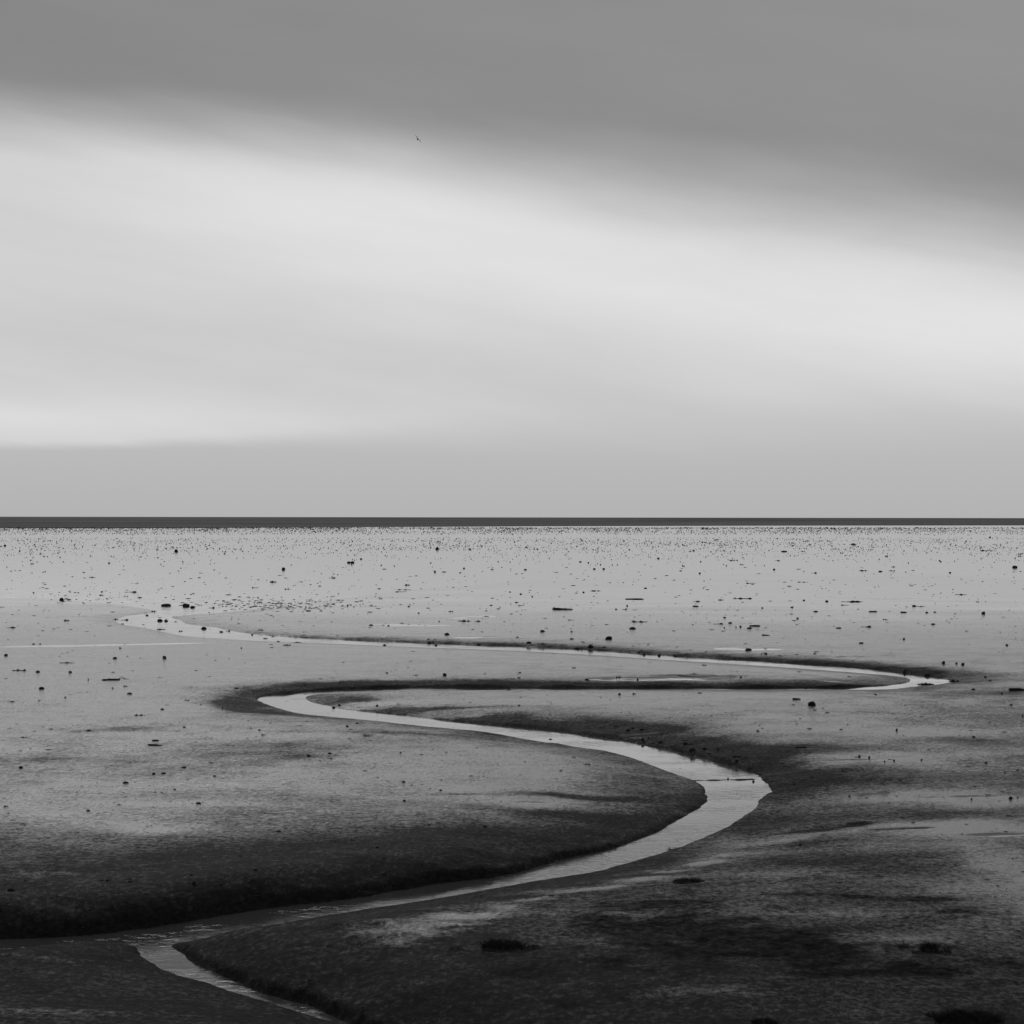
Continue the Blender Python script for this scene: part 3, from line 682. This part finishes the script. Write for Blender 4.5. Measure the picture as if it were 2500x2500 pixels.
LOGS = [log_mesh(i) for i in range(4)]; CLUMPS = [clump_mesh(i) for i in range(4)]

def zone(px, py):
    col = "far left" if px < 420 else "left" if px < 950 else "middle" if px < 1500 else "right" if px < 2050 else "far right"
    for lim, t in ((1345, "on wet flat under the sea"), (1400, "on shining flat"), (1450, "on flat beyond creek mouth"), (1500, "on mud level with creek mouth"),
                   (1560, "on mud beyond upper run"), (1612, "beside the upper run"), (1675, "between the two creek runs"), (1760, "on mud about lower run"),
                   (1860, "on mud by diagonal reach"), (2000, "on mud level with big bend"), (9999, "on dark foreground slope")):
        if py < lim: return t + ", " + col
items = []
for (ox, oy), txt in CROPS:
    for e in txt.replace('\n', '').split(';'):
        f = [t.strip() for t in e.split(',')]
        px, py = ox + float(f[0]) / S, oy + float(f[1]) / S
        if oy == 1660 and py < 1757 and ox == 830 and False: continue
        items.append(dict(px=px, py=py, w=float(f[2]) / S, h=float(f[3]) / S, t=f[4], lab=NAMED.get(f[5]) if len(f) > 5 else None))
# positions on the ground
def ground_points(pxy, z0=0.2):
    z = np.full(len(pxy), z0)
    for _ in range(5):
        P = np.array([at(a, b, zz) for (a, b), zz in zip(pxy, z)])
        zt, *_r = terrain(P[:, 0].copy(), P[:, 1].copy())
        z = 0.5 * z + 0.5 * np.maximum(zt, 0.0)
    return P, np.maximum(zt, 0.0)
base_px = [(i['px'], i['py'] + i['h'] * (0.42 if i['py'] > 1500 else 0.15)) for i in items]
PP, ZZ = ground_points(base_px)
KN = {'s': ('stone', 'stone', 'dark stone'), 'f': ('weed_strand', 'seaweed', 'weed strand'), 'c': ('weed_clump', 'seaweed', 'weed clump'),
      'l': ('driftwood', 'driftwood', 'piece of driftwood'), 'b': ('mud_block', 'mud block', 'mud block')}
GR = {'s': "stones scattered on the mudflat", 'f': "strands of seaweed on the mudflat", 'c': "clumps of seaweed on the mudflat", 'l': "driftwood on the mudflat", 'b': None}
classes = {}
for i, it in enumerate(items):
    ppm = F / PP[i][1]
    q_ = 1.2 if it['py'] < 1720 else 1.08
    it['W'] = q_ * it['w'] / ppm; it['Hh'] = q_ * it['h'] / ppm
    # mirrored in wet mud, only about half of the dark shape is the thing itself
    it['Hh'] *= (0.46 if it['py'] < 1450 else 0.55 if it['py'] < 1600 else 0.75) * (1.6 if it['t'] == 'f' else 1.2 if it['t'] != 'b' else 1)
    t = it['t']; nm = KN[t][0]
    if t == 's': me_ = (BIGST if it['w'] * it['h'] > 60 else STONES)[i % (5 if it['w'] * it['h'] > 60 else 7)]
    elif t == 'f': me_ = STRANDS[i % 8]
    elif t == 'c': me_ = CLUMPS[i % 4]
    elif t == 'l': me_ = LOGS[i % 4]
    else:
        me_ = BIGST[2].copy(); me_.name = 'mud_block'; me_.materials.clear(); me_.materials.append(STONE)
    o = bpy.data.objects.new(nm, me_); C.objects.link(o); it['o'] = o
    hz = max(it['Hh'], 0.03)
    dep = {'s': 0.85 * it['W'], 'f': min(it['W'] * .5, hz * 2.2), 'c': it['W'] * .6, 'l': hz * 1.1, 'b': .7 * it['W']}[t]
    o.location = (PP[i][0], PP[i][1] + dep * 0.3, ZZ[i] - hz * (.10 if t != 'f' else .12))
    o.scale = (it['W'], dep, hz * 1.12)
    o.rotation_euler = (0, 0, random.uniform(-.2, .2) if t != 'f' else random.uniform(-.05, .05))
    if t in 'sb' : o.rotation_euler[2] = random.choice((0, math.pi)) + random.uniform(-.2, .2)
    o['category'] = KN[t][1]
    if GR[t]: o['group'] = GR[t]
    if it['lab']: o['label'] = it['lab']
    else:
        size = "tiny" if it['w'] < 4.4 else "small" if it['w'] < 9 else "middling"
        if t == 'f': size = "short" if it['w'] < 12 else "long"
        classes.setdefault((t, size, zone(it['px'], it['py'])), []).append(it)
ORD = ["leftmost", "second from left", "third from left", "fourth from left", "fifth from left", "sixth from left", "seventh from left", "eighth from left", "ninth from left", "tenth from left", "eleventh from left", "twelfth from left"]
for (t, size, zn), L in classes.items():
    L.sort(key=lambda q: q['px'])
    base = f"{size} {KN[t][2]} {zn}"
    for j, it in enumerate(L):
        it['o']['label'] = base if len(L) == 1 else base + (", " + ORD[j] if j < 12 else "")

# ------------------------------------------------------------------ uncountable specks: mussel clumps and grit on the outer flat
spx = []
def patchy(x, y):
    q = float(perlin(np.array([x * .006]), np.array([y * .09]))[0]) + .6 * float(perlin(np.array([x * .02 + 50]), np.array([y * .3]))[0])
    return q > random.uniform(-.55, .45)
def scatter(n, fx, fy, w0, w1, ok=None):
    for _ in range(n):
        x, y = fx(), fy()
        if ok and not ok(x, y): continue
        if y > 1316 and y < 1400 and not patchy(x, y): continue
        spx.append((x, y, random.uniform(w0, w1)))
U = random.uniform
scatter(10500, lambda: U(-350, 2850), lambda: 1288.6 + 16 * (1 - math.sqrt(random.random())) * (1.25 if random.random() < .3 else 1), 1.0, 2.3, patchy)
scatter(1500, lambda: U(-350, 2850), lambda: 1288.0 + U(0, 2.0), 1.4, 2.8)
scatter(7000, lambda: U(-350, 2850), lambda: 1316 + U(-7, 2) + abs(random.gauss(0, 1)) * 24, .8, 1.8)
scatter(3500, lambda: U(-350, 2850), lambda: U(1289, 1306), .8, 1.8)
scatter(2400, lambda: U(-350, 2850), lambda: 1317 + U(-6, 2) + abs(random.gauss(0, 1)) * 22, 1.2, 2.8)
scatter(1500, lambda: U(-350, 2850), lambda: 1318 + abs(random.gauss(0, 1)) * 42, 1.2, 3.4, lambda x, y: y < 1400)
scatter(1500, lambda: U(900, 2850), lambda: 1316 + abs(random.gauss(0, 1)) * 22, 1.0, 2.0)
scatter(1100, lambda: U(-350, 2850), lambda: U(1390, 1545), 1.2, 3.6)
scatter(330, lambda: random.gauss(680, 110), lambda: random.gauss(1476, 9), 1.6, 4.5, lambda x, y: y > 1450 and y < 1495)
scatter(60, lambda: random.gauss(230, 60), lambda: random.gauss(1455, 9), 1.6, 3.5)
scatter(260, lambda: U(-300, 2800), lambda: U(1540, 1760), 1.8, 4)
scatter(900, lambda: U(-300, 2800), lambda: U(1760, 2150), 1.8, 5.0)
scatter(700, lambda: U(-300, 2800), lambda: U(2150, 2500), 2.0, 7.0)
# crumbs fallen along the far banks
for a, b, kk in chainR + chainL:
    if kk > .6 and b > 1550 and -50 < a < 2500:
        for _ in range(10): spx.append((a + random.gauss(0, 18), b - abs(random.gauss(0, 1)) * (b - 1262) * .03, U(1.6, 4.2 + (b > 1750) * 2)))
spx = [s_ for s_ in spx if -340 < s_[0] < 2840]
SPX = np.array(spx)
far_m = SPX[:, 1] < 1400
Ps = np.zeros((len(SPX), 2)); Zs = np.zeros(len(SPX))
Ps[far_m] = [at(a, b) for a, b, c in SPX[far_m]]
Pn, Zn = ground_points([(a, b) for a, b, c in SPX[~far_m]]); Ps[~far_m] = Pn; Zs[~far_m] = Zn
drop = (~far_m) & (Zs <= 0.001) & (SPX[:, 1] > 1540)
SPX, Ps, Zs = SPX[~drop], Ps[~drop], Zs[~drop]
verts = []; faces = []
for (px, py, w), (x, y), z in zip(SPX, Ps, Zs):
    u = w * y / F * 0.5; hh = u * U(.6, 1.3); ex = u * U(.8, 1.5)
    if py < 1400: hh *= 1.3
    if py > 1385: hh *= .6; ex *= random.choice((1.0, 1.4, 3.0))
    b0 = len(verts)
    verts += [(x + ex, y + U(-.3, .3) * u, z + .1 * hh), (x + U(-.2, .2) * u, y + u, z + .1 * hh), (x - ex, y + U(-.3, .3) * u, z + .1 * hh), (x + U(-.2, .2) * u, y - u, z + .05 * hh),
              (x + U(-.3, .3) * u, y, z + hh), (x, y, z - .4 * hh)]
    faces += [(b0, b0 + 1, b0 + 4), (b0 + 1, b0 + 2, b0 + 4), (b0 + 2, b0 + 3, b0 + 4), (b0 + 3, b0, b0 + 4), (b0 + 1, b0, b0 + 5), (b0 + 2, b0 + 1, b0 + 5), (b0 + 3, b0 + 2, b0 + 5), (b0, b0 + 3, b0 + 5)]
me = bpy.data.meshes.new('grit'); me.from_pydata(verts, [], faces)
tag(link('grit', me, STONE), "countless dark specks of grit and mussel clumps strewn over the wet flat", "grit", kind='stuff')

# ------------------------------------------------------------------ saltmarsh grass
def tuft(px, py, w, h, n, label, mound=0.5, spread=.25, group='grass tufts on the foreground mud'):
    (P,), (z,) = ground_points([(px, py)])
    ppm = F / P[1]; W = w / ppm; Hh = h / ppm; r = random.Random(int(px))
    root = bpy.data.objects.new('grass_tuft', None); C.objects.link(root); root.location = (P[0], P[1] + W * .3, z - .01)
    root.empty_display_size = .1
    tag(root, label, 'grass tuft', group)
    bm = bmesh.new()
    bmesh.ops.create_icosphere(bm, subdivisions=3, radius=1.0)
    for v in bm.verts:
        q = 1 + .22 * float(perlin(np.array([v.co.x * 2.1 + px]), np.array([v.co.y * 2.1 + v.co.z]))[0])
        v.co = Vector((v.co.x * W * .5 * q, v.co.y * W * .33 * q, max(v.co.z, -.1) * Hh * mound * q))
    me = bpy.data.meshes.new('root_mound'); bm.to_mesh(me); bm.free()
    link('root_mound', me, GRASS, root)
    vs = []; fs = []
    for _ in range(n):
        a = r.uniform(0, 6.283); q = math.sqrt(r.random())
        x = q * math.cos(a) * W * .48; y = q * math.sin(a) * W * .30
        zz = Hh * mound * math.sqrt(max(0, 1 - q * q)) * .9
        L = Hh * (1 - mound * .7) * r.uniform(.45, 1.15)
        lx = x / W * spread * 4 * L + r.gauss(0, spread) * L; ly = r.gauss(0, spread) * L
        wd = r.uniform(.0022, .0045); b0 = len(vs); ca, sa_ = math.cos(a * 3), math.sin(a * 3)
        vs += [(x - wd * ca, y - wd * sa_, zz - .01), (x + wd * ca, y + wd * sa_, zz - .01), (x + lx * .4 + wd * .8 * ca, y + ly * .4 + wd * .8 * sa_, zz + L * .6),
               (x + lx * .4 - wd * .8 * ca, y + ly * .4 - wd * .8 * sa_, zz + L * .6), (x + lx, y + ly, zz + L)]
        fs += [(b0, b0 + 1, b0 + 2, b0 + 3), (b0 + 3, b0 + 2, b0 + 4)]
    me = bpy.data.meshes.new('grass_blades'); me.from_pydata(vs, [], fs)
    o = link('grass_blades', me, GRASS, root); o['kind'] = 'stuff'
    return root
tuft(1228, 2326, 108, 23, 1300, "large dark cushion of grass in the middle of the near mud", .3, .45)
tuft(1295, 2322, 50, 8, 250, "low grassy hump touching the right side of the large dark cushion", .6, .3)
tuft(1684, 2161, 80, 11, 700, "low wide grass cushion at the lower edge of the wet diagonal track", .35, .3)
tuft(2271, 2328, 44, 27, 330, "spiky grass tuft, middle and biggest of the small tufts at right", .4, .45)
tuft(2208, 2316, 26, 17, 60, "thin spiky sprig left of the biggest spiky tuft", .2, .45)
tuft(2234, 2331, 18, 11, 40, "lowest small sprig just left of the biggest spiky tuft", .2, .45)
tuft(2296, 2330, 16, 12, 45, "small sprig touching the right side of the biggest spiky tuft", .2, .45)
tuft(2316, 2329, 18, 18, 55, "upright sprig at the right end of the row of small tufts", .2, .35)
tuft(2378, 2514, 170, 30, 2400, "widest dark grass cushion in the bottom right corner", .38, .45)
tuft(2274, 2487, 26, 14, 80, "tiny tuft left of the widest cushion in the bottom right", .3, .45)
tuft(1868, 2512, 64, 20, 500, "dark grassy hump on the bottom edge right of centre", .5, .3)
tuft(1110, 2324, 44, 9, 70, "sparse low sprigs left of the large dark cushion", .15, .35)
tuft(699, 2251, 6, 11, 14, "single tiny sprig on the water's edge of the near channel", .1, .25)
tuft(896, 1799, 25, 9, 90, "small dark seaweed bush on bright mud under the left hairpin", .15, .6)
tuft(1177, 2042, 4, 9, 6, "lone thin twig standing on the big point bar", .1, .2)
tuft(1640, 2072, 26, 8, 30, "few thin stems on the near waterline of the wide channel", .1, .3)

# ------------------------------------------------------------------ gull
def gull():
    bm = bmesh.new()
    # body as rings along y (head +y, tail -y)
    prof = [(-.30, .012, .05), (-.22, .02, .05), (-.12, .08, .08), (0, .12, .11), (.1, .11, .10), (.18, .05, .055), (.22, .045, .05), (.27, .04, .042), (.30, .018, .02), (.35, .006, .008)]
    rings = [[bm.verts.new((rx * math.cos(t * math.pi / 4), y, rz * math.sin(t * math.pi / 4))) for t in range(8)] for y, rz, rx in prof]
    for a, b in zip(rings, rings[1:]):
        for j in range(8): bm.faces.new((a[j], a[(j + 1) % 8], b[(j + 1) % 8], b[j]))
    bm.faces.new(rings[0][::-1]); bm.faces.new(rings[-1])
    tl = [bm.verts.new(p) for p in ((-.03, -.28, .01), (.03, -.28, .01), (.08, -.42, .015), (-.08, -.42, .015), (-.03, -.28, -.005), (.03, -.28, -.005), (.08, -.42, .005), (-.08, -.42, .005))]
    for f in ((0, 1, 2, 3), (7, 6, 5, 4), (0, 4, 5, 1), (1, 5, 6, 2), (2, 6, 7, 3), (3, 7, 4, 0)): bm.faces.new([tl[i] for i in f])
    for s in (-1, 1):
        st = [(.03, .0, .24, .03, .06), (.18, .02, .22, .09, .05), (.34, .04, .20, .12, .04), (.48, .0, .17, .10, .03), (.60, -.07, .12, .07, .02), (.70, -.16, .02, .03, .004)]
        rr = []
        for x, yc, ch, z, th in st:
            rr.append([bm.verts.new((s * x, yc + ch * a, z + th * b)) for a, b in ((.85, 0), (.3, .9), (-.8, .05), (-.8, -.05), (.3, -.7))])
        for a, b in zip(rr, rr[1:]):
            for j in range(5): bm.faces.new((a[j], a[(j + 1) % 5], b[(j + 1) % 5], b[j]))
        bm.faces.new(rr[0]); bm.faces.new(rr[-1][::-1])
    bmesh.ops.recalc_face_normals(bm, faces=bm.faces)
    me = bpy.data.meshes.new('gull'); bm.to_mesh(me); bm.free()
    o = link('gull', me, BIRD)
    d = (ROT @ Vector(((1019.8 - 1250) / F, -(340 - 1250) / F, -1))).normalized() * 400
    o.location = Vector((0, 0, CAMH)) + d
    o.rotation_euler = (math.radians(22), math.radians(47), math.radians(30))
    o.scale = (1.4,) * 3
    tag(o, "dark gull banking alone across the bright cloud, wings outstretched", "bird")
gull()
print("scene verts", len(flat.data.vertices), "things", len(items))
